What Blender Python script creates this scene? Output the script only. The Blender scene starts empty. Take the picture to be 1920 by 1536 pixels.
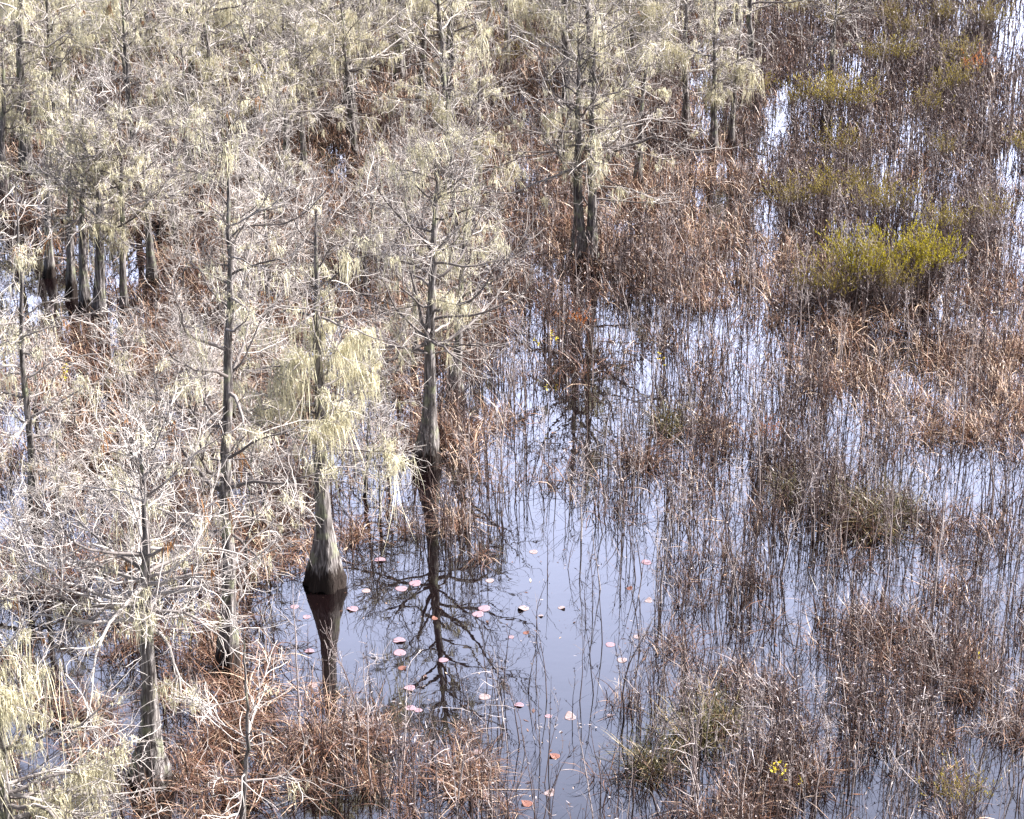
import bpy, math, random
import numpy as np
from math import radians, sin, cos, pi

scene = bpy.context.scene
COL = scene.collection
rad = math.radians

# ------------------------------------------------------------------ camera
PW, PH, F = 1920, 1536, 3600.0          # photograph pixels and focal length in those pixels
CAM_H, DEP = 16.6, rad(22.3)            # height above the water (a lookout tower) and downward tilt
cam_d = bpy.data.cameras.new('camera')
cam = bpy.data.objects.new('camera', cam_d)
COL.objects.link(cam)
cam.location = (0, 0, CAM_H)
cam.rotation_euler = (pi / 2 - DEP, 0, 0)
cam_d.sensor_width = 36.0
cam_d.lens = F / PW * 36.0
cam_d.clip_end = 3000
scene.camera = cam

# ------------------------------------------------------------------ light
VEIL = 52.0
SUN_EL, SUN_AZ = rad(45), rad(77)       # azimuth clockwise from the viewing direction (+Y)
SUN_STRENGTH, SKY_STRENGTH, EXPOSURE = 5.2, 0.05, 1.8
world = bpy.data.worlds.new('World')
scene.world = world
world.use_nodes = True
wn = world.node_tree
bg = wn.nodes['Background']
sky = wn.nodes.new('ShaderNodeTexSky')
sky.sky_type = 'NISHITA'
sky.sun_disc = False
sky.sun_elevation = SUN_EL
sky.sun_rotation = SUN_AZ
sky.air_density = 1.0
sky.dust_density = 6.0
sky.ozone_density = 2.0
# a bright bank of thin cloud ahead, thicker towards the horizon; blue sky behind and overhead
tcw = wn.nodes.new('ShaderNodeTexCoord')
spw = wn.nodes.new('ShaderNodeSeparateXYZ'); wn.links.new(tcw.outputs['Generated'], spw.inputs[0])
mrw = wn.nodes.new('ShaderNodeMapRange'); wn.links.new(spw.outputs[2], mrw.inputs[0])
mrw.inputs[1].default_value = 0.15; mrw.inputs[2].default_value = 0.72
mrw.inputs[3].default_value = 0.95; mrw.inputs[4].default_value = 0.0
nzw = wn.nodes.new('ShaderNodeTexNoise'); nzw.inputs['Scale'].default_value = 2.5; nzw.inputs['Detail'].default_value = 4
wn.links.new(tcw.outputs['Generated'], nzw.inputs['Vector'])
muw = wn.nodes.new('ShaderNodeMath'); muw.operation = 'MULTIPLY_ADD'; muw.use_clamp = True
wn.links.new(nzw.outputs[0], muw.inputs[0]); muw.inputs[1].default_value = 0.4; muw.inputs[2].default_value = -0.25
adw = wn.nodes.new('ShaderNodeMath'); adw.operation = 'ADD'; adw.use_clamp = True
wn.links.new(muw.outputs[0], adw.inputs[0]); wn.links.new(mrw.outputs[0], adw.inputs[1])
mxw = wn.nodes.new('ShaderNodeMix'); mxw.data_type = 'RGBA'
mry = wn.nodes.new('ShaderNodeMapRange'); mry.interpolation_type = 'SMOOTHSTEP'; wn.links.new(spw.outputs[1], mry.inputs[0])
mry.inputs[1].default_value = 0.55; mry.inputs[2].default_value = 0.9; mry.inputs[3].default_value = 0.0; mry.inputs[4].default_value = 1.0
mul = wn.nodes.new('ShaderNodeMath'); mul.operation = 'MULTIPLY'
wn.links.new(adw.outputs[0], mul.inputs[0]); wn.links.new(mry.outputs[0], mul.inputs[1])
wn.links.new(mul.outputs[0], mxw.inputs[0]); wn.links.new(sky.outputs[0], mxw.inputs[6])
mxw.inputs[7].default_value = (*[c * VEIL for c in (0.80, 0.87, 1.22)], 1)
wn.links.new(mxw.outputs[2], bg.inputs[0])
bg.inputs[1].default_value = SKY_STRENGTH
sun_d = bpy.data.lights.new('sun', 'SUN')
sun_d.energy = SUN_STRENGTH
sun_d.angle = rad(0.5)
sun_d.color = (1.0, 0.955, 0.92)
sun = bpy.data.objects.new('sun', sun_d)
COL.objects.link(sun)
sun.location = (40, -5, 40)
sun.rotation_euler = (pi / 2 - SUN_EL, 0, pi - SUN_AZ)
scene.cycles.diffuse_bounces = 2
scene.cycles.max_bounces = 6
scene.view_settings.view_transform = 'Standard'
scene.view_settings.look = 'None'
scene.view_settings.gamma = 1
scene.view_settings.exposure = EXPOSURE

# ------------------------------------------------------------------ where a pixel of the photograph meets the water
def ground(px, py, z=0.0):
    dx, dy = (px - 960) / F, (768 - py) / F
    d = np.array((dx, cos(DEP) + dy * sin(DEP), -sin(DEP) + dy * cos(DEP)))
    t = (CAM_H - z) / -d[2]
    return np.array((d[0] * t, d[1] * t, z))

def project(p):
    p = np.asarray(p, float)
    x, y, z = p[..., 0], p[..., 1], p[..., 2] - CAM_H
    dep = y * cos(DEP) - z * sin(DEP)
    up = y * sin(DEP) + z * cos(DEP)
    return 960 + F * x / dep, 768 - F * up / dep

def height_for(base, py):
    lo, hi = 0.2, 16.0
    for _ in range(40):
        m = (lo + hi) / 2
        if project((base[0], base[1], m))[1] > py: lo = m
        else: hi = m
    return lo

# ------------------------------------------------------------------ materials
def new_mat(name):
    m = bpy.data.materials.new(name)
    m.use_nodes = True
    nt = m.node_tree
    return m, nt, nt.nodes['Principled BSDF']

def ramp(nt, stops):
    r = nt.nodes.new('ShaderNodeValToRGB')
    el = r.color_ramp.elements
    el[0].position, el[0].color = stops[0][0], (*stops[0][1], 1)
    el[1].position, el[1].color = stops[-1][0], (*stops[-1][1], 1)
    for p, c in stops[1:-1]:
        e = el.new(p); e.color = (*c, 1)
    return r

def noise(nt, scale, detail=3, coord='Object', stretch=(1, 1, 1)):
    tc = nt.nodes.new('ShaderNodeTexCoord')
    mp = nt.nodes.new('ShaderNodeMapping')
    mp.inputs['Scale'].default_value = stretch
    n = nt.nodes.new('ShaderNodeTexNoise')
    n.inputs['Scale'].default_value = scale
    n.inputs['Detail'].default_value = detail
    nt.links.new(tc.outputs[coord], mp.inputs[0])
    nt.links.new(mp.outputs[0], n.inputs['Vector'])
    return n

def mixc(nt, a, b, fac):
    m = nt.nodes.new('ShaderNodeMix'); m.data_type = 'RGBA'
    for s, v in ((m.inputs[6], a), (m.inputs[7], b), (m.inputs[0], fac)):
        if isinstance(v, (tuple, float, int)):
            s.default_value = (*v, 1) if isinstance(v, tuple) else v
        else: nt.links.new(v, s)
    return m.outputs[2]

def tint_mat(name, stops, rough=0.7, spec=0.3, trans=0.0, vary=0.25):
    """colour from the strand's own tint attribute, varied a little from object to object"""
    m, nt, b = new_mat(name)
    a = nt.nodes.new('ShaderNodeAttribute'); a.attribute_name = 'tint'
    oi = nt.nodes.new('ShaderNodeObjectInfo')
    ma = nt.nodes.new('ShaderNodeMath'); ma.operation = 'MULTIPLY_ADD'
    nt.links.new(oi.outputs['Random'], ma.inputs[0]); ma.inputs[1].default_value = vary; ma.inputs[2].default_value = -vary / 2
    ad = nt.nodes.new('ShaderNodeMath'); ad.operation = 'ADD'; ad.use_clamp = True
    nt.links.new(a.outputs['Fac'], ad.inputs[0]); nt.links.new(ma.outputs[0], ad.inputs[1])
    r = ramp(nt, stops)
    nt.links.new(ad.outputs[0], r.inputs[0])
    nt.links.new(r.outputs[0], b.inputs['Base Color'])
    b.inputs['Roughness'].default_value = rough
    b.inputs['Specular IOR Level'].default_value = spec
    if trans:
        t = nt.nodes.new('ShaderNodeBsdfTranslucent')
        nt.links.new(r.outputs[0], t.inputs[0])
        mx = nt.nodes.new('ShaderNodeMixShader'); mx.inputs[0].default_value = trans
        nt.links.new(b.outputs[0], mx.inputs[1]); nt.links.new(t.outputs[0], mx.inputs[2])
        nt.links.new(mx.outputs[0], nt.nodes['Material Output'].inputs[0])
    return m

def make_bark():
    m, nt, b = new_mat('cypress_bark')
    n1 = noise(nt, 22, 5, stretch=(1, 1, 0.10))
    n2 = noise(nt, 3.2, 3)
    n3 = noise(nt, 20, 4, stretch=(1, 1, 0.08))
    c1 = ramp(nt, [(0.3, (0.025, 0.020, 0.019)), (0.49, (0.125, 0.113, 0.111)), (0.70, (0.36, 0.335, 0.33))])
    nt.links.new(n1.outputs[0], c1.inputs[0])
    lich = ramp(nt, [(0.52, (0, 0, 0)), (0.66, (1, 1, 1))])
    nt.links.new(n2.outputs[0], lich.inputs[0])
    c = mixc(nt, c1.outputs[0], (0.22, 0.23, 0.16), lich.outputs[0])
    # the dark stain left by high water, its upper edge uneven
    tc = nt.nodes.new('ShaderNodeTexCoord'); sp = nt.nodes.new('ShaderNodeSeparateXYZ')
    nt.links.new(tc.outputs['Object'], sp.inputs[0])
    ad = nt.nodes.new('ShaderNodeMath'); ad.operation = 'MULTIPLY_ADD'
    nt.links.new(n3.outputs[0], ad.inputs[0]); ad.inputs[1].default_value = -0.7
    nt.links.new(sp.outputs[2], ad.inputs[2])
    st = ramp(nt, [(0.0, (1, 1, 1)), (0.16, (0, 0, 0))])
    ad2 = nt.nodes.new('ShaderNodeMath'); ad2.operation = 'ADD'; ad2.inputs[1].default_value = 0.23
    oi = nt.nodes.new('ShaderNodeObjectInfo'); mo = nt.nodes.new('ShaderNodeMath'); mo.operation = 'MULTIPLY_ADD'
    nt.links.new(oi.outputs['Random'], mo.inputs[0]); mo.inputs[1].default_value = 0.35; mo.inputs[2].default_value = -0.08
    nt.links.new(mo.outputs[0], ad2.inputs[1])
    nt.links.new(ad.outputs[0], ad2.inputs[0]); nt.links.new(ad2.outputs[0], st.inputs[0])
    c = mixc(nt, c, (0.022, 0.016, 0.014), st.outputs[0])
    nt.links.new(c, b.inputs['Base Color'])
    b.inputs['Roughness'].default_value = 0.9
    b.inputs['Specular IOR Level'].default_value = 0.2
    bp = nt.nodes.new('ShaderNodeBump'); bp.inputs['Strength'].default_value = 0.9; bp.inputs['Distance'].default_value = 0.06
    nt.links.new(n1.outputs[0], bp.inputs['Height']); nt.links.new(bp.outputs[0], b.inputs['Normal'])
    return m

def make_water():
    m, nt, b = new_mat('tannin_water')
    nt.nodes.remove(b)
    d = nt.nodes.new('ShaderNodeBsdfDiffuse'); d.inputs[0].default_value = (0.004, 0.0022, 0.0025, 1)
    g = nt.nodes.new('ShaderNodeBsdfGlossy'); g.inputs['Roughness'].default_value = 0.012
    g.inputs[0].default_value = (1, 1, 1, 1)
    fr = nt.nodes.new('ShaderNodeFresnel'); fr.inputs[0].default_value = WATER_IOR
    mx = nt.nodes.new('ShaderNodeMixShader')
    nt.links.new(fr.outputs[0], mx.inputs[0])
    nt.links.new(d.outputs[0], mx.inputs[1]); nt.links.new(g.outputs[0], mx.inputs[2])
    nt.links.new(mx.outputs[0], nt.nodes['Material Output'].inputs[0])
    n = noise(nt, 2.2, 2)
    bp = nt.nodes.new('ShaderNodeBump'); bp.inputs['Strength'].default_value = 0.03; bp.inputs['Distance'].default_value = 0.05
    nt.links.new(n.outputs[0], bp.inputs['Height'])
    nt.links.new(bp.outputs[0], g.inputs['Normal'])
    return m

def make_pad(name, c1, c2):
    m, nt, b = new_mat(name)
    n = noise(nt, 14, 3)
    r = ramp(nt, [(0.3, c1), (0.7, c2)])
    nt.links.new(n.outputs[0], r.inputs[0]); nt.links.new(r.outputs[0], b.inputs['Base Color'])
    b.inputs['Roughness'].default_value = 0.6
    b.inputs['Specular IOR Level'].default_value = 0.15
    return m

WATER_IOR = 1.95
M_BARK = make_bark()
M_TWIG = tint_mat('grey_twig', [(0, (0.05, 0.042, 0.041)), (0.45, (0.17, 0.15, 0.145)), (1, (0.60, 0.56, 0.535))], 0.75, 0.25, vary=0.2)
M_REDTWIG = tint_mat('ruddy_twig', [(0, (0.16, 0.10, 0.085)), (1, (0.42, 0.33, 0.30))], 0.7, 0.25)
M_MOSS = tint_mat('pale_moss', [(0, (0.32, 0.30, 0.20)), (0.5, (0.64, 0.60, 0.43)), (1, (0.84, 0.80, 0.62))], 0.95, 0.1, 0.25)
M_RUST = tint_mat('rusty_leaves', [(0, (0.13, 0.06, 0.03)), (1, (0.34, 0.18, 0.08))], 0.8, 0.2, 0.15)
M_SEDGE = tint_mat('dry_sedge', [(0, (0.024, 0.014, 0.012)), (0.3, (0.072, 0.042, 0.035)), (0.55, (0.115, 0.057, 0.036)), (0.8, (0.20, 0.105, 0.064)), (1, (0.52, 0.39, 0.29))], 0.45, 0.45, 0.1, 0.15)
M_GREENSEDGE = tint_mat('green_sedge', [(0, (0.03, 0.024, 0.014)), (0.5, (0.070, 0.064, 0.018)), (1, (0.26, 0.20, 0.10))], 0.5, 0.4, 0.15, 0.1)
M_STEM = tint_mat('dry_stem', [(0, (0.028, 0.016, 0.015)), (0.5, (0.105, 0.073, 0.069)), (1, (0.46, 0.41, 0.405))], 0.6, 0.35)
M_GREEN = tint_mat('yellow_green_leaves', [(0, (0.20, 0.165, 0.02)), (0.5, (0.42, 0.36, 0.018)), (1, (0.62, 0.55, 0.035))], 0.6, 0.3, 0.25, 0.5)
M_OLIVE = tint_mat('olive_leaves', [(0, (0.15, 0.115, 0.025)), (0.5, (0.30, 0.24, 0.035)), (1, (0.45, 0.38, 0.055))], 0.6, 0.3, 0.2, 0.5)
M_YELLOW = tint_mat('yellow_leaves', [(0, (0.55, 0.40, 0.03)), (1, (0.85, 0.78, 0.05))], 0.6, 0.3, 0.3)
M_ORANGE = tint_mat('orange_leaves', [(0, (0.50, 0.13, 0.03)), (1, (0.70, 0.30, 0.05))], 0.6, 0.3, 0.3)
M_WATER = make_water()
M_PADS = [make_pad('pink_lily_pad', (0.19, 0.12, 0.145), (0.28, 0.19, 0.22)),
          make_pad('pale_lily_pad', (0.20, 0.145, 0.15), (0.29, 0.235, 0.235)),
          make_pad('brown_lily_pad', (0.09, 0.035, 0.028), (0.22, 0.11, 0.085))]
M_WOOD = M_BARK

# ------------------------------------------------------------------ mesh building
class Buf:
    def __init__(s):
        s.v, s.f4, s.t, s.n = [], [], [], 0
    def _add(s, V, Fq, T):
        s.v.append(V.reshape(-1, 3)); s.f4.append(Fq.reshape(-1, 4) + s.n); s.t.append(T.reshape(-1)); s.n += V.reshape(-1, 3).shape[0]
    def strips(s, P, W, side, tint):
        """flat blades: centre lines P[n,k,3], half widths W[n,k], side[n,3], tint[n]"""
        n, k = P.shape[:2]
        if n == 0: return
        o = W[..., None] * side[:, None, :]
        V = np.stack((P - o, P + o), 2)
        i = np.arange(n)[:, None] * 2 * k + np.arange(k - 1)[None] * 2
        s._add(V, np.stack((i, i + 1, i + 3, i + 2), -1), np.repeat(tint, 2 * k))
    def tubes(s, P, R, sides, tint):
        n, k = P.shape[:2]
        if n == 0: return
        T = np.gradient(P, axis=1)
        T /= np.linalg.norm(T, axis=2, keepdims=True) + 1e-9
        ref = np.where(np.abs(T[:, :1, 2:3]) > 0.75, np.array((1., 0, 0)), np.array((0, 0, 1.)))
        A = np.cross(T, np.broadcast_to(ref, T.shape)); A /= np.linalg.norm(A, axis=2, keepdims=True) + 1e-9
        B = np.cross(T, A)
        ph = np.arange(sides) * 2 * pi / sides
        V = P[:, :, None] + R[:, :, None, None] * (A[:, :, None] * np.cos(ph)[:, None] + B[:, :, None] * np.sin(ph)[:, None])
        b = np.arange(n)[:, None, None] * k * sides + np.arange(k - 1)[None, :, None] * sides
        j = np.arange(sides)[None, None]; j2 = (j + 1) % sides
        s._add(V, np.stack((b + j, b + j2, b + sides + j2, b + sides + j), -1), np.repeat(tint, k * sides))
    def quads(s, V, tint):
        """loose quads V[n,4,3]"""
        n = len(V)
        if n == 0: return
        s._add(V, np.arange(4 * n).reshape(n, 4), np.repeat(tint, 4))
    def mesh(s, name, mat, smooth=True):
        V = np.concatenate(s.v); Q = np.concatenate(s.f4); T = np.concatenate(s.t)
        me = bpy.data.meshes.new(name)
        me.vertices.add(len(V)); me.vertices.foreach_set('co', V.astype(np.float32).ravel())
        me.loops.add(Q.size); me.loops.foreach_set('vertex_index', Q.astype(np.int32).ravel())
        me.polygons.add(len(Q)); me.polygons.foreach_set('loop_start', np.arange(0, Q.size, 4, dtype=np.int32))
        a = me.attributes.new('tint', 'FLOAT', 'POINT'); a.data.foreach_set('value', T.astype(np.float32))
        me.materials.append(mat)
        me.update(calc_edges=True)
        if smooth: me.polygons.foreach_set('use_smooth', np.ones(len(Q), bool))
        return me

def link(name, me, parent=None):
    o = bpy.data.objects.new(name, me); COL.objects.link(o)
    if parent: o.parent = parent
    return o

def tag(o, label=None, cat=None, group=None, kind=None):
    if label: o['label'] = label
    if cat: o['category'] = cat
    if group: o['group'] = group
    if kind: o['kind'] = kind
    return o

def thing(name, loc, label=None, cat=None, group=None, rz=0.0, s=1.0):
    o = bpy.data.objects.new(name, None); COL.objects.link(o)
    o.empty_display_size = 0.2
    o.location = [float(c) for c in loc]; o.rotation_euler = (0, 0, rz); o.scale = (s, s, s)
    return tag(o, label, cat, group)

def place(proto, loc, rz, s, label, group):
    """a copy of a thing (proto: root name, category and its part meshes) at loc"""
    if proto['parts'][0][0] is None:                         # a thing that is one mesh
        o = link(proto['name'], proto['parts'][0][1])
        o.location = [float(c) for c in loc]; o.rotation_euler = (0, 0, rz); o.scale = (s, s, s)
        return tag(o, label, proto['cat'], group)
    r = thing(proto['name'], loc, label, proto['cat'], group, rz, s)
    crown = None
    for nm, me in proto['parts']:
        o = link(nm, me, crown if nm in ('hanging_moss', 'dead_leaves') else r)
        if nm == 'crown': crown = o
        if nm == 'hanging_moss': o['kind'] = 'stuff'
    return r

def unit(v):
    return v / (np.linalg.norm(v, axis=-1, keepdims=True) + 1e-9)

def grow(rng, base, d, length, k, wob, up=0.0):
    n = len(base)
    P = np.empty((n, k, 3)); P[:, 0] = base
    d = unit(d)
    for i in range(1, k):
        d = unit(d + rng.normal(0, wob, (n, 3)) + np.array((0, 0, up)))
        P[:, i] = P[:, i - 1] + d * (length / (k - 1))[:, None]
    return P

def children(rng, P, m, t0=0.2, t1=1.0, ang=(35, 65), flat=0.5):
    """m side shoots on every path of P: base points, directions, position along the parent, parent index"""
    n, k = P.shape[:2]
    idx = np.repeat(np.arange(n), m)
    t = rng.uniform(t0, t1, len(idx))
    x = t * (k - 1); i = np.minimum(x.astype(int), k - 2); fr = (x - i)[:, None]
    a, b = P[idx, i], P[idx, i + 1]
    T = unit(b - a)
    q = rng.normal(0, 1, (len(idx), 3)); q[:, 2] *= flat
    q = unit(q - T * (q * T).sum(1, keepdims=True))
    an = np.radians(rng.uniform(ang[0], ang[1], len(idx)))[:, None]
    return a + (b - a) * fr, T * np.cos(an) + q * np.sin(an), t, idx

def taper(r0, r1, k):
    return r0[:, None] + (np.asarray(r1) - r0)[:, None] * np.linspace(0, 1, k)[None] if np.ndim(r1) else r0[:, None] * (1 - np.linspace(0, 1, k))[None] + r1 * np.linspace(0, 1, k)[None]

def moss_clumps(rng, buf, pts, nstr, size, thick):
    """tufts of hanging strands and short fuzz at the points"""
    n = len(pts)
    if n == 0: return
    sz = size * rng.lognormal(0, 0.7, n)
    nl = max(2, nstr // 4)                                   # locks in a tuft, about four strands in a lock
    lk = np.repeat(np.arange(n), nl)
    lbase = pts[lk] + rng.normal(0, 1, (len(lk), 3)) * (np.array((0.12, 0.12, 0.03)) * (0.4 + sz[lk, None]))
    llen = sz[lk] * rng.uniform(0.25, 1.25, len(lk))
    ldir = np.tile((0, 0, -1.0), (len(lk), 1)) + rng.normal(0, 0.2, (len(lk), 3))
    st = np.repeat(np.arange(len(lk)), 4); cl = lk[st]; N = len(st)
    P = grow(rng, lbase[st] + rng.normal(0, 0.018, (N, 3)), ldir[st] + rng.normal(0, 0.10, (N, 3)), llen[st] * rng.uniform(0.5, 1.1, N), 5, 0.15, -0.25)
    w = thick * rng.uniform(0.6, 1.4, N)
    W = w[:, None] * np.array((0.7, 1.0, 0.9, 0.6, 0.15))[None]
    a = rng.uniform(0, pi, N); side = np.stack((np.cos(a), np.sin(a), np.zeros(N)), 1)
    tint = np.clip(rng.normal(0.55, 0.18, n)[cl] + rng.normal(0, 0.14, N), 0, 1)
    buf.strips(P, W, side, tint)
    # fuzz round the twig
    m = max(3, nstr // 2); cl = np.repeat(np.arange(n), m); N = len(cl)
    base = pts[cl] + rng.normal(0, 0.05, (N, 3)); d = rng.normal(0, 1, (N, 3)); d[:, 2] -= 0.5
    P = grow(rng, base, d, rng.uniform(0.06, 0.2, N), 3, 0.4, -0.2)
    a = rng.uniform(0, pi, N); side = np.stack((np.cos(a), np.sin(a), np.zeros(N)), 1)
    buf.strips(P, thick * 0.8 * np.ones((N, 3)) * np.array((0.6, 1, 0.3)), side, np.clip(rng.normal(0.6, 0.2, N), 0, 1))

# ------------------------------------------------------------------ cypress trees
def cypress(seed, h, r0, swell=1.2, lean=(0, 0), bend=0.012, cs=0.3, nb=32, spread=0.36, ntw=4, moss=40, moss_size=0.3,
            rust=0, tk=1.0, elev=(2, 45), limbs=(), mossz=None, nstr=14, tint=0.55, path=None):
    rng = np.random.default_rng(seed)
    nb = int(nb * rng.uniform(0.8, 1.3)); spread *= rng.uniform(0.85, 1.2); m2 = int(rng.integers(7, 11))
    k = 30
    z = np.linspace(0, 1, k) ** 1.35 * (h + 0.35) - 0.35
    u = np.clip(z / h, 0, 1)
    wob = np.cumsum(rng.normal(0, bend, (k, 2)), 0) * np.gradient(z)[:, None] * 4
    wob -= wob[0]
    P = np.zeros((k, 3)); P[:, 2] = z
    P[:, :2] = wob + np.outer(u, lean)
    if path is not None:                                   # (fraction of height, sideways, away) knots of a crooked trunk
        pa = np.array(path)
        P[:, 0] += np.interp(u, pa[:, 0], pa[:, 1]); P[:, 1] += np.interp(u, pa[:, 0], pa[:, 2])
    zz = np.clip(z, 0, None)
    R = r0 * (0.94 * (1 - u) ** 0.85 + 0.05) + r0 * swell * 0.8 * np.exp(-(zz / (0.62 + r0)) ** 1.7)
    # trunk with flutes that fade upward
    S = 18
    ph = np.arange(S) * 2 * pi / S
    nf = rng.integers(5, 8)
    fl = np.exp(-zz / 1.1)[:, None] * 0.20 * np.cos(nf * ph + rng.uniform(0, 6))[None] + rng.normal(0, 0.05, (k, S))
    ring = R[:, None] * (1 + fl)
    V = np.stack((P[:, None, 0] + ring * np.cos(ph), P[:, None, 1] + ring * np.sin(ph), np.repeat(z[:, None], S, 1)), -1)
    tb = Buf()
    b = np.arange(k - 1)[:, None] * S; j = np.arange(S)[None]; j2 = (j + 1) % S
    tb._add(V, np.stack((b + j, b + j2, b + S + j2, b + S + j), -1), np.full(k * S, 0.5))
    # boughs
    t = np.sort(rng.uniform(cs, 0.985, nb))
    az = np.arange(nb) * 2.39996 + rng.normal(0, 0.5, nb)
    uu = (t - cs) / (1 - cs)
    L = spread * h * ((1 - uu) * 0.62 + 0.30) * (0.6 + 0.4 * np.minimum(1, uu / 0.12)) * rng.uniform(0.3, 1.25, nb)
    el = np.radians(elev[0] + (elev[1] - elev[0]) * uu + rng.normal(0, 13, nb))
    if len(limbs):
        lm = np.array(limbs, float)                         # (fraction of height, azimuth deg, elevation deg, length)
        t = np.r_[t, lm[:, 0]]; az = np.r_[az, np.radians(lm[:, 1])]; el = np.r_[el, np.radians(lm[:, 2])]; L = np.r_[L, lm[:, 3]]
    zt = t * h
    base = np.stack([np.interp(zt, z, P[:, c]) for c in range(3)], 1)
    Rt = np.interp(zt, z, R)
    d = np.stack((np.cos(az) * np.cos(el), np.sin(az) * np.cos(el), np.sin(el)), 1)
    B1 = grow(rng, base, d, L, 10, 0.21, 0.03)
    r1 = np.minimum(0.5 * Rt, 0.010 + 0.012 * L)
    cb = Buf()
    cb.tubes(B1, taper(r1, 0.005 * tk, 10), 5, np.clip(rng.normal(tint - 0.1, 0.12, len(B1)), 0, 1))
    b2, d2, t2, i2 = children(rng, B1, m2, 0.15, 1.0, (25, 60), 0.6)
    kp = rng.random(len(i2)) < np.clip(L[i2] / (0.26 * h), 0.2, 1)      # long boughs carry more side branches
    b2, d2, t2, i2 = b2[kp], d2[kp], t2[kp], i2[kp]
    L2 = L[i2] * rng.uniform(0.18, 0.62, len(i2)) * (1.1 - 0.5 * t2) + 0.10
    B2 = grow(rng, b2, d2, L2, 7, 0.19, 0.03)
    r2 = np.minimum(0.005 + 0.006 * L2, 0.7 * (r1[i2] * (1 - t2) + 0.009)) * tk
    cb.tubes(B2, taper(r2, 0.005 * tk, 7), 4, np.clip(rng.normal(tint + 0.05, 0.2, len(B2)), 0, 1))
    b3, d3, t3, i3 = children(rng, B2, ntw, 0.15, 1.0, (25, 60), 0.8)
    L3 = rng.uniform(0.12, 0.6, len(i3)) * (0.5 + 0.6 * L2[i3]) + 0.04
    B3 = grow(rng, b3, d3, L3, 5, 0.2, 0.03)
    cb.tubes(B3, taper(np.full(len(B3), 0.0050 * tk), 0.0028 * tk, 5), 3, np.clip(rng.normal(tint + 0.06, 0.30, len(B3)), 0, 1))
    parts = [('trunk', tb.mesh('cypress_trunk', M_BARK)), ('crown', cb.mesh('cypress_crown', M_TWIG))]
    if moss:
        pool = np.concatenate((B1[:, 2:9].reshape(-1, 3), B2[:, 1:5].reshape(-1, 3), P[(u > cs * 0.8) & (u < 0.9)] + rng.normal(0, 0.08, (int(((u > cs * 0.8) & (u < 0.9)).sum()), 3))))
        # moss gathers in a few parts of a crown
        ctr = pool[rng.integers(0, len(pool), 7)]
        dd = np.min(np.linalg.norm(pool[:, None] - ctr[None], axis=2), 1)
        pr = (np.exp(-(dd / 0.6) ** 2) + 0.12) * np.clip(1.25 - pool[:, 2] / h, 0.05, 1); pr /= pr.sum()
        mb = Buf()
        if mossz:
            ct = np.stack([np.interp(pool[:, 2], z, P[:, c]) for c in range(2)], 1)
            okp = (pool[:, 2] > mossz[0] * h) & (pool[:, 2] < mossz[1] * h) & (np.linalg.norm(pool[:, :2] - ct, axis=1) < mossz[3])
            az_ = np.degrees(np.arctan2(pool[:, 1] - ct[:, 1], pool[:, 0] - ct[:, 0])) // 45
            nearp = np.concatenate([p_[rng.integers(0, len(p_), 60)] for p_ in (pool[okp & (az_ == q)] for q in range(-4, 4)) if len(p_) > 2])
            moss_clumps(rng, mb, nearp[rng.integers(0, len(nearp), mossz[2])], nstr * 2, moss_size * 1.1, 0.006 * tk)
        moss_clumps(rng, mb, pool[rng.choice(len(pool), moss, p=pr)], int(nstr * 1.6), moss_size * 0.85, 0.006 * tk)
        parts.append(('hanging_moss', mb.mesh('hanging_moss', M_MOSS)))
    if rust:
        lb = Buf()
        moss_clumps(rng, lb, B2[rng.integers(0, len(B2), rust), 4], 12, 0.22, 0.008 * tk)
        parts.append(('dead_leaves', lb.mesh('dead_leaves', M_RUST)))
    return {'name': 'cypress_tree', 'cat': 'tree', 'parts': parts}

ORD = ['first', 'second', 'third', 'fourth', 'fifth', 'sixth', 'seventh', 'eighth', 'ninth', 'tenth', 'eleventh', 'twelfth', 'thirteenth',
       'fourteenth', 'fifteenth', 'sixteenth', 'seventeenth', 'eighteenth', 'nineteenth', 'twentieth', 'twenty-first', 'twenty-second',
       'twenty-third', 'twenty-fourth', 'twenty-fifth', 'twenty-sixth', 'twenty-seventh', 'twenty-eighth', 'twenty-ninth', 'thirtieth']

# ------------------------------------------------------------------ water
def build_water():
    S = 1500.0
    me = bpy.data.meshes.new('water')
    me.from_pydata([(-S, -S, 0), (S, -S, 0), (S, S, 0), (-S, S, 0)], [], [(0, 1, 2, 3)])
    me.materials.append(M_WATER)
    tag(link('water', me), 'still dark water of the flooded marsh mirroring a pale sky', 'water', kind='structure')
build_water()

# ------------------------------------------------------------------ the trees one can point to
HERO_XY = []
def hero(seed, bx, by, topx, topy, r0, label, **kw):
    g = ground(bx, by)
    h = height_for(g, topy)
    dep = g[1] * cos(DEP) + (CAM_H - h) * sin(DEP)
    tx = (topx - 960) / F * dep
    kw.setdefault('lean', (tx - g[0], 0.0)); kw['spread'] = kw.get('spread', 0.36) * 1.2; kw.setdefault('elev', (-4, 52))
    p = cypress(seed, h, r0, **kw)
    HERO_XY.append(g)
    return place(p, g, 0.0, 1.0, label, 'bare cypress trees in the swamp')

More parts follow.
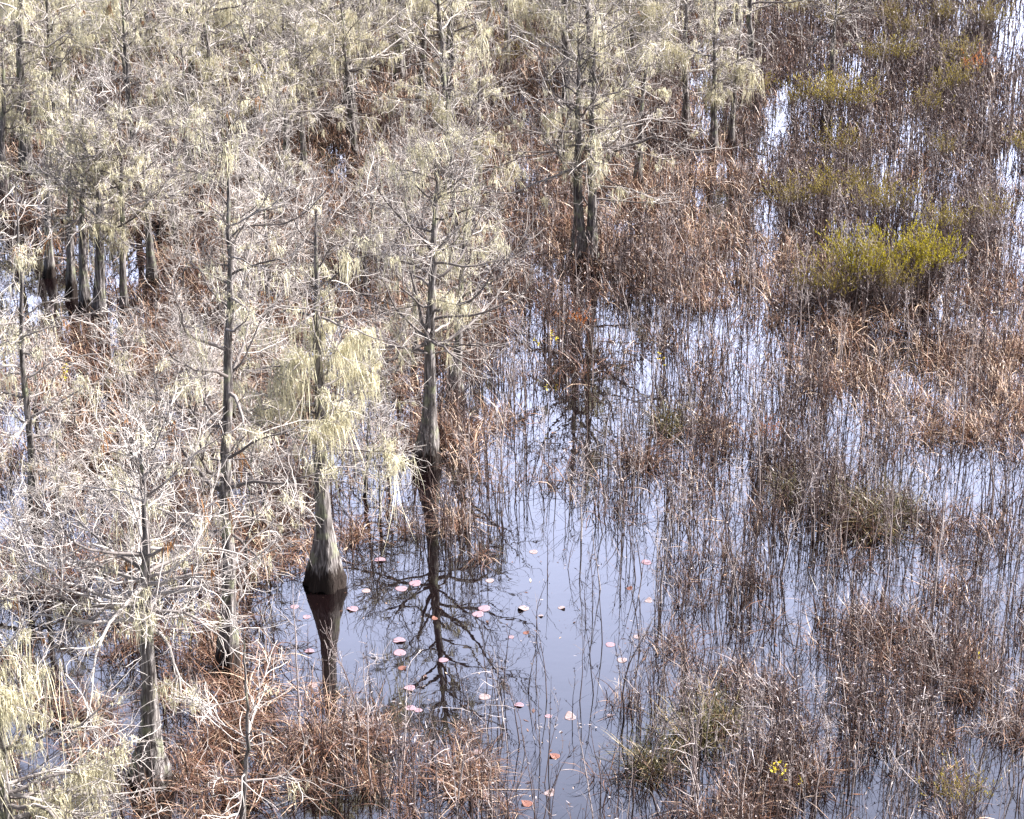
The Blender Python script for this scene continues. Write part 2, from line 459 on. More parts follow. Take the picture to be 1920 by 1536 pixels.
hero(11, 612, 1098, 606, 385, 0.165, 'cypress with swollen bottle-shaped foot in open water and thick pale moss halfway up',
     swell=1.5, cs=0.38, nb=24, spread=0.25, moss=60, moss_size=0.27, nstr=14, mossz=(0.30, 0.72, 190, 1.5),
     limbs=[(0.9, 165, 42, 1.9), (0.93, 30, 45, 1.3), (0.40, 185, 0, 1.5), (0.39, -12, 6, 1.7), (0.60, 175, 12, 1.5), (0.5, 20, 8, 1.1), (0.44, 200, 8, 1.2), (0.47, 160, 12, 1.3),
            (0.53, 190, 10, 1.0), (0.57, -30, 15, 1.0), (0.55, -100, 10, 0.8), (0.47, -80, 5, 0.9), (0.63, 5, 20, 1.1)])
hero(12, 798, 872, 826, 255, 0.155, 'tall cypress behind the pool whose black branching reflection lies across the lily pads',
     swell=1.35, cs=0.34, nb=44, spread=0.36, ntw=8, moss=100, moss_size=0.28, limbs=[(0.42, 195, 14, 2.6), (0.40, 160, 22, 2.1), (0.46, 5, 12, 2.5), (0.58, -20, 25, 2.3), (0.72, 170, 35, 2.2)])
hero(13, 853, 748, 866, 380, 0.12, 'slimmer dark cypress standing just behind and right of the tall pool cypress',
     swell=0.9, cs=0.36, nb=26, spread=0.34, moss=60)
hero(14, 1086, 497, 1078, 40, 0.16, 'large double-trunked cypress at the head of the water channel, left and darker stem',
     swell=1.1, cs=0.3, nb=34, spread=0.40, moss=90, tk=1.25, limbs=[(0.62, 175, 28, 2.8), (0.7, 165, 35, 2.4), (0.52, 10, 10, 2.6)])
hero(15, 1104, 496, 1118, 10, 0.15, 'right stem of the double-trunked cypress at the head of the water channel',
     swell=1.0, cs=0.32, nb=34, spread=0.36, moss=80, tk=1.25, limbs=[(0.7, 20, 38, 2.6), (0.26, 8, 4, 2.3)])
hero(16, 428, 1262, 424, 225, 0.135, 'very tall thin straight cypress left of the bottle-footed one, foot dark in the water',
     swell=0.9, cs=0.26, nb=44, spread=0.24, moss=90, moss_size=0.2, rust=10, limbs=[(0.64, 20, 25, 2.2), (0.47, 185, 10, 2.2), (0.8, 30, 40, 2.2)])
hero(47, 285, 1478, 268, 800, 0.15, 'cypress in the lower left with a flaking swollen foot and wide tangled white crown',
     swell=1.5, cs=0.45, nb=34, spread=0.34, ntw=5, moss=60, moss_size=0.24, rust=14, elev=(-4, 40), tint=0.62, limbs=[(0.54, 185, 10, 3.0), (0.5, 0, 8, 1.3), (0.62, 172, 14, 2.6), (0.5, 200, 0, 2.2), (0.58, 150, 15, 2.4), (0.6, 20, 15, 1.5)])
hero(18, 445, 1600, 437, 1150, 0.045, 'bare grey sapling at the bottom edge with star-like whorls of twigs',
     swell=0.4, cs=0.25, nb=13, spread=0.30, ntw=2, moss=4, moss_size=0.12, elev=(15, 45), tint=0.7, bend=0.03)
hero(19, 66, 965, 34, 330, 0.085, 'slender pole-like cypress near the left edge with a wide white crown of twigs',
     swell=0.8, cs=0.2, nb=24, spread=0.2, ntw=5, moss=50, rust=8, tint=0.68, limbs=[(0.42, 10, 18, 2.1), (0.3, -5, 15, 2.0), (0.36, 180, 10, 1.8), (0.28, 160, 5, 1.8), (0.24, 20, 5, 1.7), (0.45, 190, 15, 1.5)])
hero(20, 20, 1640, 8, 1090, 0.10, 'mossy cypress cut by the bottom left corner, long white boughs reaching right',
     swell=0.9, cs=0.1, nb=34, spread=0.42, ntw=5, moss=120, moss_size=0.3, nstr=18, mossz=(0.15, 0.8, 80, 0.8), elev=(-2, 35), tint=0.72, limbs=[(0.3, 5, 20, 2.2), (0.45, -10, 22, 2.2), (0.2, 15, 12, 2.5)])
hero(21, 186, 605, 178, 250, 0.16, 'dark-footed grey cypress by the dark left pool, right one of a close pair',
     swell=0.45, cs=0.42, nb=30, spread=0.34, moss=80, tk=1.2)
hero(22, 160, 585, 150, 210, 0.13, 'leaning grey cypress by the dark left pool, left one of a close pair',
     swell=0.45, cs=0.45, nb=30, spread=0.34, moss=70, tk=1.2)
hero(23, 233, 600, 228, 150, 0.10, 'straight grey cypress trunk just right of the close pair by the dark left pool',
     swell=0.45, cs=0.4, nb=32, spread=0.3, moss=50, tk=1.2)
hero(24, 287, 545, 268, 270, 0.13, 'bare grey cypress bole with a broken-off top, right of the dark left pool',
     swell=0.45, cs=0.7, nb=10, spread=0.22, moss=20, tk=1.2)
hero(25, 92, 520, 80, 130, 0.11, 'dark cypress trunk rising in the middle of the dark pool at the left edge',
     swell=0.45, cs=0.4, nb=32, spread=0.32, moss=60, tk=1.2)
hero(26, 132, 560, 128, 160, 0.12, 'dark shaded cypress trunk at the right rim of the dark left pool',
     swell=0.45, cs=0.4, nb=32, spread=0.32, moss=60, tk=1.2)
hero(27, 552, 385, 470, 20, 0.15, 'crooked cypress whose trunk bends left above the brown sedge at upper left',
     swell=0.6, cs=0.42, nb=28, spread=0.34, moss=60, tk=1.3, lean=(0, 0), path=[(0, 0, 0), (0.3, -0.1, 0), (0.55, -0.1, 0), (0.68, -0.5, 0), (0.85, -1.2, 0.1), (1, -1.4, 0.1)])
hero(28, 575, 352, 555, 40, 0.12, 'upright dark cypress right beside the crooked one at upper left',
     swell=0.6, cs=0.4, nb=28, spread=0.3, moss=50, tk=1.3)
hero(29, 752, 160, 757, -330, 0.22, 'thickest grey trunk at the top edge, cut off by the picture frame',
     swell=0.5, cs=0.5, nb=26, spread=0.3, moss=60, tk=1.6)
hero(30, 946, 132, 952, -250, 0.13, 'thin dark trunk at the top edge, right of the thickest grey trunk',
     swell=0.5, cs=0.45, nb=26, spread=0.3, moss=50, tk=1.6)
hero(31, 1338, 288, 1352, -60, 0.12, 'straight dark pole-like cypress at the right rim of the woods, left one of two',
     swell=0.6, cs=0.25, nb=40, spread=0.24, moss=70, tk=1.4)
hero(32, 1370, 275, 1392, 10, 0.10, 'straight dark cypress at the right rim of the woods, right one of two',
     swell=0.6, cs=0.25, nb=34, spread=0.26, moss=50, tk=1.4)
hero(33, 1558, 152, 1572, -60, 0.11, 'lone bare cypress with curved boughs among the green shrubs at upper right',
     swell=0.5, cs=0.25, nb=18, spread=0.42, moss=6, tk=1.5, limbs=[(0.55, 10, 20, 2.2)])
hero(34, 1195, 360, 1215, 60, 0.12, 'cypress behind and right of the double-trunked one, bare forked crown',
     swell=0.7, cs=0.32, nb=28, spread=0.34, moss=50, tk=1.35)
hero(35, 6, 372, 4, 60, 0.14, 'dark cypress half cut by the left edge above the dark pool',
     swell=0.8, cs=0.4, nb=28, spread=0.32, moss=60, tk=1.3)
hero(36, 262, 905, 232, 560, 0.06, 'small crooked dead cypress with bent antler-like twigs, left of the very tall thin one',
     swell=0.6, cs=0.3, nb=20, spread=0.36, moss=14, tint=0.7, bend=0.05)

# ------------------------------------------------------------------ trees behind, copied from a few kinds
def tree_protos():
    out = []
    for i in range(6):
        rr = random.Random(100 + i)
        out.append(cypress(100 + i, 7.0, 0.105 + 0.02 * (i % 3), swell=0.55, cs=0.2 + 0.04 * (i % 3), nb=30, spread=0.42 + 0.04 * (i % 2),
                           moss=[190, 140, 240, 90, 180, 130][i], moss_size=0.34, rust=[0, 8, 4, 10, 0, 6][i], tk=1.1, nstr=12, tint=0.58 + 0.04 * (i % 3),
                           lean=(rr.uniform(-.4, .4), rr.uniform(-.4, .4)), bend=0.02))
    for i in range(4):
        out.append(cypress(120 + i, 5.0, 0.055, swell=0.7, cs=0.15, nb=30, spread=0.42, moss=[20, 8, 34, 14][i], moss_size=0.2, rust=[6, 10, 3, 8][i],
                           tk=0.95, tint=0.62, bend=0.03))
    return out
TREE = tree_protos()
rnd = random.Random(5)
TREE_MAP = [  # likelihood of a tree foot, 24 x 16 cells of 80 x 96 px
    "999999999999999743211000",
    "999999999999999862310000",
    "999999988889998731100000",
    "888887766666665100000000",
    "255555545543221000000000",
    "002442333221000000000000",
    "000012222200000000000000",
    "100021111000000000000000",
    "210111100000000000000000",
    "221110000000000000000000",
    "332211000000000000000000",
    "221100000000000000000000",
    "110000000000000000000000",
    "100000000000000000000000",
    "000000000000000000000000",
    "000000000000000000000000"]
def cell(mp, px, py):
    x = min(max(px / 80 - 0.5, 0), 22.999); y = min(max(py / 96 - 0.5, 0), 14.999)
    i, j = int(y), int(x); fy, fx = y - i, x - j
    v = lambda a, b: float(mp[a][b])
    return ((v(i, j) * (1 - fx) + v(i, j + 1) * fx) * (1 - fy) + (v(i + 1, j) * (1 - fx) + v(i + 1, j + 1) * fx) * fy)
spots = []
tries = 0
while len(spots) < 235 and tries < 60000:
    tries += 1
    y = rnd.uniform(25, 108) if rnd.random() < 0.8 else rnd.uniform(90, 118)
    hw = 0.31 * y + 2
    x = rnd.uniform(-hw, hw * 0.85)
    px, py = project((x, y, 0))
    if py > 1400: continue
    p = cell(TREE_MAP, float(px), float(py)) / 9
    if rnd.random() > p: continue
    mind = 1.15
    if any((x - a[0]) ** 2 + (y - a[1]) ** 2 < mind ** 2 for a in spots): continue
    if any((x - g[0]) ** 2 + (y - g[1]) ** 2 < 1.1 for g in HERO_XY): continue
    spots.append((x, y, float(px), float(py)))
bands = [('hazy last row of woods', -999, 30), ('row along the top edge', 30, 110), ('far belt of woods', 110, 200),
         ('belt behind the crooked cypress', 200, 300), ('belt behind the dark left pool', 300, 420), ('trees round the dark left pool', 420, 600),
         ('sedge left of centre', 600, 800), ('lower left thicket', 800, 1500)]
LOOK = ['mossy grey cypress', 'bare rusty-tufted cypress', 'heavily mossed cypress', 'dark-twigged cypress',
        'upright mossy cypress', 'slim mossy cypress', 'young white-twigged cypress', 'young rusty-tufted cypress', 'young mossy cypress', 'spindly young cypress']
for bname, y0, y1 in bands:
    rows = sorted([s for s in spots if y0 <= s[3] < y1], key=lambda s: s[2])
    for n, (x, y, px, py) in enumerate(rows):
        k = rnd.randrange(6) if py < 380 or rnd.random() < 0.3 else 6 + rnd.randrange(4)
        s = rnd.uniform(0.75, 1.3) if k < 6 else rnd.uniform(0.6, 1.05)
        place(TREE[k], (x, y, 0), rnd.uniform(0, 6.28), s, '%s, %s from the left in the %s' % (LOOK[k], ORD[n] if n < len(ORD) else '%dth' % (n + 1), bname), 'bare cypress trees in the swamp')

def low_saplings():
    protos = []
    for i in range(4):
        p = cypress(150 + i, [2.6, 3.2, 2.2, 3.6][i], 0.028, swell=0.5, cs=0.12, nb=22, spread=0.42, ntw=2, moss=[5, 12, 3, 8][i], moss_size=0.13, elev=(5, 55), tint=0.74, bend=0.05, tk=0.9)
        protos.append(dict(p, name='cypress_sapling', cat='sapling'))
    r = random.Random(21); n = 0; got = []
    while n < 40:
        px, py = r.uniform(-40, 800), r.uniform(360, 1180)
        if px < 340 and 430 < py < 790 or (px > 470 and py > 1010): continue
        if abs(px - 612) < 60 and py > 700 or abs(px - 800) < 50 and py > 560: continue
        g = ground(px, py)
        if any((g[0] - q[0]) ** 2 + (g[1] - q[1]) ** 2 < 0.8 for q in got): continue
        got.append(g); n += 1
        if py > 800: l, gr = 'low bare cypress sapling of white twigs in the lower left sedge', 'low white saplings in the lower left'
        elif px < 400: l, gr = 'low bare cypress sapling of white twigs near the left edge', 'low white saplings near the left edge'
        else: l, gr = 'low bare cypress sapling of white twigs in the sedge left of centre', 'low white saplings left of centre'
        place(protos[r.randrange(4)], g, r.uniform(0, 6.28), r.uniform(0.7, 1.15), l, gr)
low_saplings()

# ------------------------------------------------------------------ where sedge and stems grow (24 x 16 cells of 80 x 96 px)
SEDGE_MAP = [
    "666677777777776544332210",
    "777777777777776553322344",
    "777777777777777644333344",
    "677777777777777876555542",
    "333567777777789998344433",
    "233677887766644889764333",
    "466788887765211346799999",
    "677888888873111122899999",
    "677888886688211244579998",
    "667787776522111343332322",
    "666788754411001333334333",
    "666654210000001233333443",
    "555443100000000133344444",
    "343466421000011254444455",
    "333668886421113344434445",
    "346788877643222345333355"]
STEM_MAP = [
    "111112222222222344455555",
    "111111222222222424555655",
    "111111222222223426666665",
    "111111112222223516777652",
    "222111112222233526677651",
    "221111111123355555777664",
    "111111112344444556665555",
    "111111112345433456555555",
    "111111112344433546666666",
    "111111123444445567777777",
    "111112223333335677777777",
    "111122122222334677777777",
    "111122121122233677777777",
    "112222221222334577777777",
    "112222222222334577776677",
    "112222223333345566455667"]
CLEAR = [(795, 900, 60, 50, .05), (612, 1110, 70, 40, .1), (1480, 200, 45, 50, .1), (1455, 250, 35, 60, .1), (1435, 410, 22, 120, .15), (1895, 80, 40, 60, .55), (1905, 350, 35, 75, .1), (1350, 355, 25, 45, .2),
         (1040, 1050, 90, 120, .1), (520, 1150, 70, 70, .1), (950, 1200, 170, 100, .15), (800, 1180, 160, 120, .1), (770, 1300, 110, 70, .3), (1100, 1330, 90, 120, .35),
         (640, 1200, 70, 100, .15), (240, 1270, 40, 70, .2), (355, 1180, 40, 60, .2), (1680, 1480, 90, 50, .35), (1545, 1290, 60, 60, .4), (1600, 840, 60, 50, .35),
         (1800, 870, 90, 45, .35), (1420, 750, 25, 120, .4), (90, 520, 170, 85, .12), (200, 600, 90, 40, .3), (1070, 830, 90, 130, .3), (1000, 640, 60, 60, .5), (1030, 1440, 100, 70, .35),
         (1650, 1000, 60, 50, .5), (1490, 1110, 40, 90, .4), (1560, 130, 60, 40, .4), (320, 870, 25, 60, .4)]
def cells(mp, px, py):
    A = np.array([[float(c) for c in r] for r in mp])
    x = np.clip(px / 80 - 0.5, 0, 22.999); y = np.clip(py / 96 - 0.5, 0, 14.999)
    i, j = y.astype(int), x.astype(int); fy, fx = y - i, x - j
    return (A[i, j] * (1 - fx) + A[i, j + 1] * fx) * (1 - fy) + (A[i + 1, j] * (1 - fx) + A[i + 1, j + 1] * fx) * fy
NG = np.random.default_rng(77)
_grid = NG.random((64, 64))
def patch(x, y, sc):
    """smooth uneven cover, 0..1"""
    x, y = x / sc + 100, y / sc + 100
    i, j = np.floor(x).astype(int), np.floor(y).astype(int); fx, fy = x - i, y - j
    fx, fy = fx * fx * (3 - 2 * fx), fy * fy * (3 - 2 * fy)
    g = lambda a, b: _grid[a % 64, b % 64]
    return (g(i, j) * (1 - fx) + g(i + 1, j) * fx) * (1 - fy) + (g(i, j + 1) * (1 - fx) + g(i + 1, j + 1) * fx) * fy
def scatter(rng, mp, per_m2, lod, clump=False):
    """random points of the marsh, thinned by the map; returns x, y, distance, cover, px, py"""
    ys, ye = 20.0, 118.0
    N = int(0.5 * (0.6 * ys + 3 + 0.6 * ye + 3) * (ye - ys) * per_m2)
    y = np.sqrt(rng.uniform(ys ** 2, ye ** 2, N)); x = (rng.random(N) - 0.5) * (0.58 * y + 3)
    px, py = project(np.stack((x, y, np.zeros(N)), 1))
    d = np.hypot(y, CAM_H)
    c = cells(mp, px, py) / 9
    for cx, cy, rx, ry, m in CLEAR:
        e = ((px - cx) / rx) ** 2 + ((py - cy) / ry) ** 2
        c *= 1 - (1 - m) * np.clip(1.5 - e, 0, 1)
    c *= 0.12 + 1.7 * patch(x, y, 1.5) ** 1.3 * (0.5 + patch(y, x, 0.55))
    if clump: c *= np.clip((patch(x * 1.2 + 50, y * 0.8, 0.9) - 0.36) * 3.0, 0.3, 1.4)
    keep = rng.random(N) < c * np.minimum(1, (34 / d) ** lod)
    return x[keep], y[keep], d[keep], c[keep], px[keep], py[keep]

def blades(rng, buf, base, h, w, lean, tint, k=6, droop=0.16):
    """arching dry blades"""
    n = len(base)
    a = rng.uniform(0, 2 * pi, n)
    d = np.stack((np.cos(a) * np.sin(lean), np.sin(a) * np.sin(lean), np.cos(lean)), 1)
    P = np.empty((n, k, 3)); P[:, 0] = base
    out = np.stack((np.cos(a), np.sin(a), np.zeros(n)), 1)
    dr = droop * rng.lognormal(0, 0.8, n)
    snap = np.where(rng.random(n) < 0.28, rng.integers(2, k, n), 99)          # where a dead blade is broken over
    for i in range(1, k):
        d = unit(d + dr[:, None] * (out * 0.7 - np.array((0, 0, 0.55)) * (i / k)) * 1.6 + rng.normal(0, 0.11, (n, 3)))
        br = snap == i
        if br.any(): d[br] = unit(out[br] + rng.normal(0, 0.6, (br.sum(), 3)) - np.array((0, 0, 0.6)))
        P[:, i] = P[:, i - 1] + d * (h / (k - 1))[:, None]
    np.maximum(P[:, 1:, 2], 0.01, out=P[:, 1:, 2])
    b = a + pi / 2 + rng.normal(0, 0.6, n)
    side = np.stack((np.cos(b), np.sin(b), rng.normal(0, 0.2, n)), 1)
    W = w[:, None] * np.interp(np.linspace(0, 1, k), (0, 0.3, 0.75, 1), (0.8, 1, 0.75, 0.12))[None]
    buf.strips(P, W, side, tint)

def tussock_proto(seed, nb, hmean, tmean, rad_, mat, name='sedge_tussock', droop=0.2, lean=0.14):
    rng = np.random.default_rng(seed)
    b = Buf()
    r = rad_ * np.sqrt(rng.random(nb)); a = rng.uniform(0, 2 * pi, nb)
    base = np.stack((r * np.cos(a), r * np.sin(a), np.full(nb, -0.03)), 1)
    blades(rng, b, base, hmean * rng.uniform(0.45, 1.2, nb), rng.uniform(0.004, 0.009, nb), np.abs(rng.normal(0, lean, nb)), np.clip(rng.normal(tmean, 0.24, nb) + 0.45 * (rng.random(nb) < 0.15), 0, 1), 8, droop * 1.25)
    return {'name': name, 'cat': 'grass tussock', 'parts': [('blades', b.mesh('sedge_blades', mat))]}

def stem_shoots(rng, bs, h, tk, buf, nsh=(9, 0.28), leafy=6, tint=0.5, crook=0.05):
    """upright thin stems with side twigs and a few curled dead leaves"""
    n = len(bs)
    buf, stalks = (buf[1], buf[0]) if isinstance(buf, tuple) else (buf, buf)
    d = np.tile((0, 0, 1.0), (n, 1)) + rng.normal(0, 0.07, (n, 3))
    S = grow(rng, bs, d, h, 8, crook, 0.04)
    t0 = np.clip(rng.normal(tint, 0.2, n) + 0.4 * (rng.random(n) < 0.2), 0, 1)
    r = (0.0062 + 0.0034 * h) * tk
    stalks.tubes(S, taper(r, 0.0022, 8), 3, t0)
    b2, d2, t2, i2 = children(rng, S, nsh[0], 0.25, 1.0, (20, 60), 0.8)
    L2 = nsh[1] * rng.lognormal(0, 0.5, len(i2)) * (1.2 - 0.6 * t2)
    B2 = grow(rng, b2, d2, L2, 5, 0.2, 0.06)
    wt = 0.0042 * (tk if np.ndim(tk) == 0 else tk[i2])
    a = rng.uniform(0, pi, len(i2))
    buf.strips(B2, (wt * np.ones(len(i2)))[:, None] * np.array((1, 0.9, 0.8, 0.7, 0.4))[None], np.stack((np.cos(a), np.sin(a), 0 * a), 1), np.clip(t0[i2] + rng.normal(0, 0.2, len(i2)), 0, 1))
    if leafy:
        sel = rng.integers(0, len(B2), n * leafy)
        c = B2[sel, rng.integers(1, 5, len(sel))]
        u = unit(rng.normal(0, 1, c.shape)); v = unit(np.cross(u, rng.normal(0, 1, c.shape)))
        tkl = tk if np.ndim(tk) == 0 else tk[i2[sel]][:, None]
        l, w = rng.uniform(0.02, 0.05, (len(sel), 1)) * tkl, rng.uniform(0.005, 0.011, (len(sel), 1)) * tkl
        buf.quads(np.stack((c - u * l, c + v * w, c + u * l, c - v * w), 1), np.clip(rng.normal(0.6, 0.3, len(sel)), 0, 1))
    return S

def build_marsh():
    # ---- sedge: the 270 nearest tussocks are objects, the rest is one mass
    rng = np.random.default_rng(31)
    x, y, d, c, px, py = scatter(rng, SEDGE_MAP, 5.5, 0.35)
    ruddy = np.clip(cells(SEDGE_MAP, px, py) / 9, 0, 1)             # dense stands are the rusty kind, thin ones the grey-mauve kind
    leftish = np.clip((1150 - px) / 200, 0, 1)
    tm = np.clip(0.18 + 0.52 * np.maximum(ruddy, leftish * 0.75) ** 1.2 + rng.normal(0, 0.10, len(x)), 0.05, 0.95)
    mat_ = np.clip(1.4 - ((px - 1700) / 300) ** 2 - ((py - 710) / 105) ** 2, 0, 1)                # the rusty mat below the big shrubs
    tm = np.clip(tm + 0.02 * mat_, 0, 0.68)
    inview = (px > -30) & (px < 1950) & (py < 1600) & (py > 0)
    order = np.argsort(np.where(inview, d, 1e9))
    near = order[:270]
    isnear = np.zeros(len(x), bool); isnear[near] = True
    protos = [tussock_proto(200 + i, [60, 85, 70, 95, 60, 80, 75, 65][i], [0.65, 0.8, 0.75, 0.95, 0.7, 0.85, 0.8, 0.6][i], [0.22, 0.30, 0.42, 0.5, 0.56, 0.62, 0.68, 0.75][i], 0.42 if i < 4 else 0.26, M_SEDGE,
                             droop=[0.14, 0.16, 0.2, 0.22, 0.24, 0.26, 0.26, 0.24][i]) for i in range(8)]
    pm = np.array([0.22, 0.30, 0.42, 0.5, 0.56, 0.62, 0.68, 0.75])
    for i in near:
        k = int(np.argmin(np.abs(pm - tm[i] + rng.normal(0, 0.05))))
        if px[i] < 700: l, g = 'rusty brown dry sedge tussock in the lower left water under the cypress boughs', 'brown sedge tussocks in the lower left'
        elif px[i] < 1180: l, g = 'small thin tuft of dry sedge standing in or beside the open pool', 'thin sedge tufts round the open pool'
        else: l, g = 'mauve-brown dry sedge tussock among the grey stems of the lower right marsh', 'sedge tussocks of the lower right marsh'
        s = rng.uniform(0.7, 1.2) * (0.75 if 700 <= px[i] < 1180 else 1.0)
        place(protos[k], (x[i], y[i], 0), rng.uniform(0, 6.28), s, l, g)
    far = ~isnear
    nbl = np.maximum(8, (44 * np.minimum(1, (36 / d[far])) ** 0.7).astype(int))
    idx = np.repeat(np.arange(far.sum()), nbl)
    lod = (d[far] / 34)[idx]
    r = (0.75 - 0.5 * np.clip(tm[far], 0.2, 0.7))[idx] * np.sqrt(rng.random(len(idx))); a = rng.uniform(0, 2 * pi, len(idx))
    base = np.stack((x[far][idx] + r * np.cos(a), y[far][idx] + r * np.sin(a), np.full(len(idx), -0.03)), 1)
    h = 0.85 * rng.uniform(0.45, 1.2, len(idx)) * (0.75 + 0.5 * rng.random(far.sum()))[idx]
    w = rng.uniform(0.0042, 0.0095, len(idx)) * np.maximum(1, lod ** 0.8)
    buf = Buf()
    blades(rng, buf, base, h, w, np.abs(rng.normal(0, 0.14, len(idx))), np.clip(tm[far][idx] + rng.normal(0, 0.22, len(idx)) + 0.45 * (rng.random(len(idx)) < 0.16), 0, 1), 6, 0.26)
    tag(link('sedge', buf.mesh('sedge', M_SEDGE)), 'dense stand of dry brown sedge growing out of the swamp water', 'sedge', kind='stuff')
    print('sedge blades', len(idx), 'tussocks', len(x))
    # ---- thin upright stems: the 280 nearest are objects
    rng = np.random.default_rng(32)
    x, y, d, c, px, py = scatter(rng, STEM_MAP, 40, 0.6, True)
    inview = (px > -10) & (px < 1930) & (py < 1580) & (py > 0)
    order = np.argsort(np.where(inview, d, 1e9))
    isnear = np.zeros(len(x), bool); isnear[order[:280]] = True
    protos = []
    for i in range(9):
        r2 = np.random.default_rng(300 + i); b = Buf()
        n = 1
        stem_shoots(r2, np.column_stack((r2.normal(0, 0.05, (n, 2)), np.full(n, -0.05))), r2.uniform(1.0, 1.9, n), 1.0, b, (11, 0.26), 14, [0.2, 0.35, 0.5, 0.25, 0.4, 0.6, 0.3, 0.45, 0.15][i], 0.06)
        protos.append({'name': 'dead_reed', 'cat': 'reed', 'parts': [(None, b.mesh('dead_reed', M_STEM))]})
    for i in np.nonzero(isnear)[0]:
        if px[i] < 1180: l, g = 'thin bare upright reed with fine twigs in the open pool or lower left water', 'bare stems in and left of the pool'
        else: l, g = 'thin grey upright reed with fine side twigs in the lower right marsh', 'bare stems of the lower right marsh'
        place(protos[rng.integers(0, 9)], (x[i], y[i], 0), rng.uniform(0, 6.28), rng.uniform(0.75, 1.25), l, g)
    far = ~isnear
    buf = Buf()
    n = int(far.sum())
    bs = np.stack((x[far], y[far], np.full(n, -0.05)), 1)
    stem_shoots(rng, bs, rng.uniform(0.7, 1.9, n), np.maximum(1, (d[far] / 34) ** 0.8), buf, (9, 0.26), 5, 0.30)
    tag(link('dry_stems', buf.mesh('dry_stems', M_STEM)), 'thicket of thin grey and brown upright stems in the shallow water', 'dry stems', kind='stuff')
    print('stems', len(x))
build_marsh()

# ------------------------------------------------------------------ pale saplings standing above the stems
def sapling_proto(seed, h, mat, tint):
    rng = np.random.default_rng(seed)
    S = grow(rng, np.array([[0, 0, -0.1]]), np.array([[rng.normal(0, .12), rng.normal(0, .12), 1.0]]), np.array([h]), 14, 0.07, 0.05)
    st = Buf(); st.tubes(S, taper(np.array([0.009 + 0.005 * h]), 0.004, 14), 6, np.array([tint]))
    b = Buf()
    b2, d2, t2, i2 = children(rng, S, 14, 0.3, 1.0, (25, 55), 0.9)
    L2 = rng.uniform(0.2, 0.55, len(i2)) * h * 0.6 * (1.15 - 0.7 * t2)
    B2 = grow(rng, b2, d2, L2, 8, 0.17, 0.05)
    b.tubes(B2, taper(0.003 + 0.004 * L2, 0.0025, 8), 4, np.clip(rng.normal(tint, 0.12, len(B2)), 0, 1))
    b3, d3, t3, i3 = children(rng, B2, 5, 0.2, 1.0, (25, 60), 0.9)
    B3 = grow(rng, b3, d3, rng.uniform(0.08, 0.3, len(i3)), 4, 0.22, 0.05)
    b.tubes(B3, taper(np.full(len(B3), 0.003), 0.002, 4), 3, np.clip(rng.normal(tint + 0.1, 0.15, len(B3)), 0, 1))
    return {'name': 'bare_sapling', 'cat': 'sapling', 'parts': [('stem', st.mesh('sapling_stem', mat)), ('branches', b.mesh('sapling_branches', mat))]}
SAP = [sapling_proto(400 + i, [2.2, 2.6, 1.9, 2.4, 3.0, 2.1][i], M_STEM, [0.85, 0.7, 0.9, 0.6, 0.8, 0.75][i]) for i in range(6)]
sap_spots = [(1187, 1500), (1250, 1350), (1300, 1500), (1420, 1465), (1560, 1420), (1610, 1300), (1700, 1290), (1740, 1200), (1770, 1330), (1830, 1490), (1880, 1220), (1655, 1130),
             (1545, 1100), (1460, 1080), (1380, 1170), (1310, 1100), (1270, 1000), (1420, 950), (1540, 960), (1620, 900), (1690, 880), (1800, 850), (1860, 960), (1745, 800), (1640, 730),
             (1570, 700), (1500, 640), (1700, 690), (1830, 690), (1890, 640), (1780, 620), (1130, 880), (1090, 1010), (1010, 900), (940, 860), (985, 760), (1110, 720), (1180, 660), (1230, 700),
             (1290, 620), (1350, 700), (1400, 600), (1330, 520), (1250, 560), (1270, 450), (1390, 430), (1440, 520), (1560, 560), (1620, 600), (880, 1000), (920, 900), (1195, 930), (1300, 860),
             (1480, 830), (1410, 830), (1210, 1450), (1530, 1520), (1660, 1500), (1890, 1440), (1860, 1350), (650, 1480), (670, 1400), (560, 1380), (700, 1490), (1170, 1340), (1240, 1130), (1350, 1010),
             (1600, 480), (1690, 330), (1560, 320), (1640, 260), (1750, 350), (1830, 300), (1850, 500), (1880, 560), (1500, 420), (1460, 470), (1780, 130), (1700, 150), (1640, 180), (1860, 200)]
rnd = random.Random(9)
for i, (px, py) in enumerate(sap_spots):
    g = ground(px, py)
    if py > 1050: l, gr = 'pale bare sapling with crooked ascending branches near the bottom of the marsh', 'pale saplings in the near marsh'
    elif py > 560: l, gr = 'pale bare sapling standing above the stems in the middle of the marsh', 'pale saplings in the middle of the marsh'
    else: l, gr = 'pale bare sapling among the shrubs and stems of the far marsh', 'pale saplings in the far marsh'
    place(SAP[rnd.randrange(6)], g, rnd.uniform(0, 6.28), rnd.uniform(0.65, 1.1), l, gr)

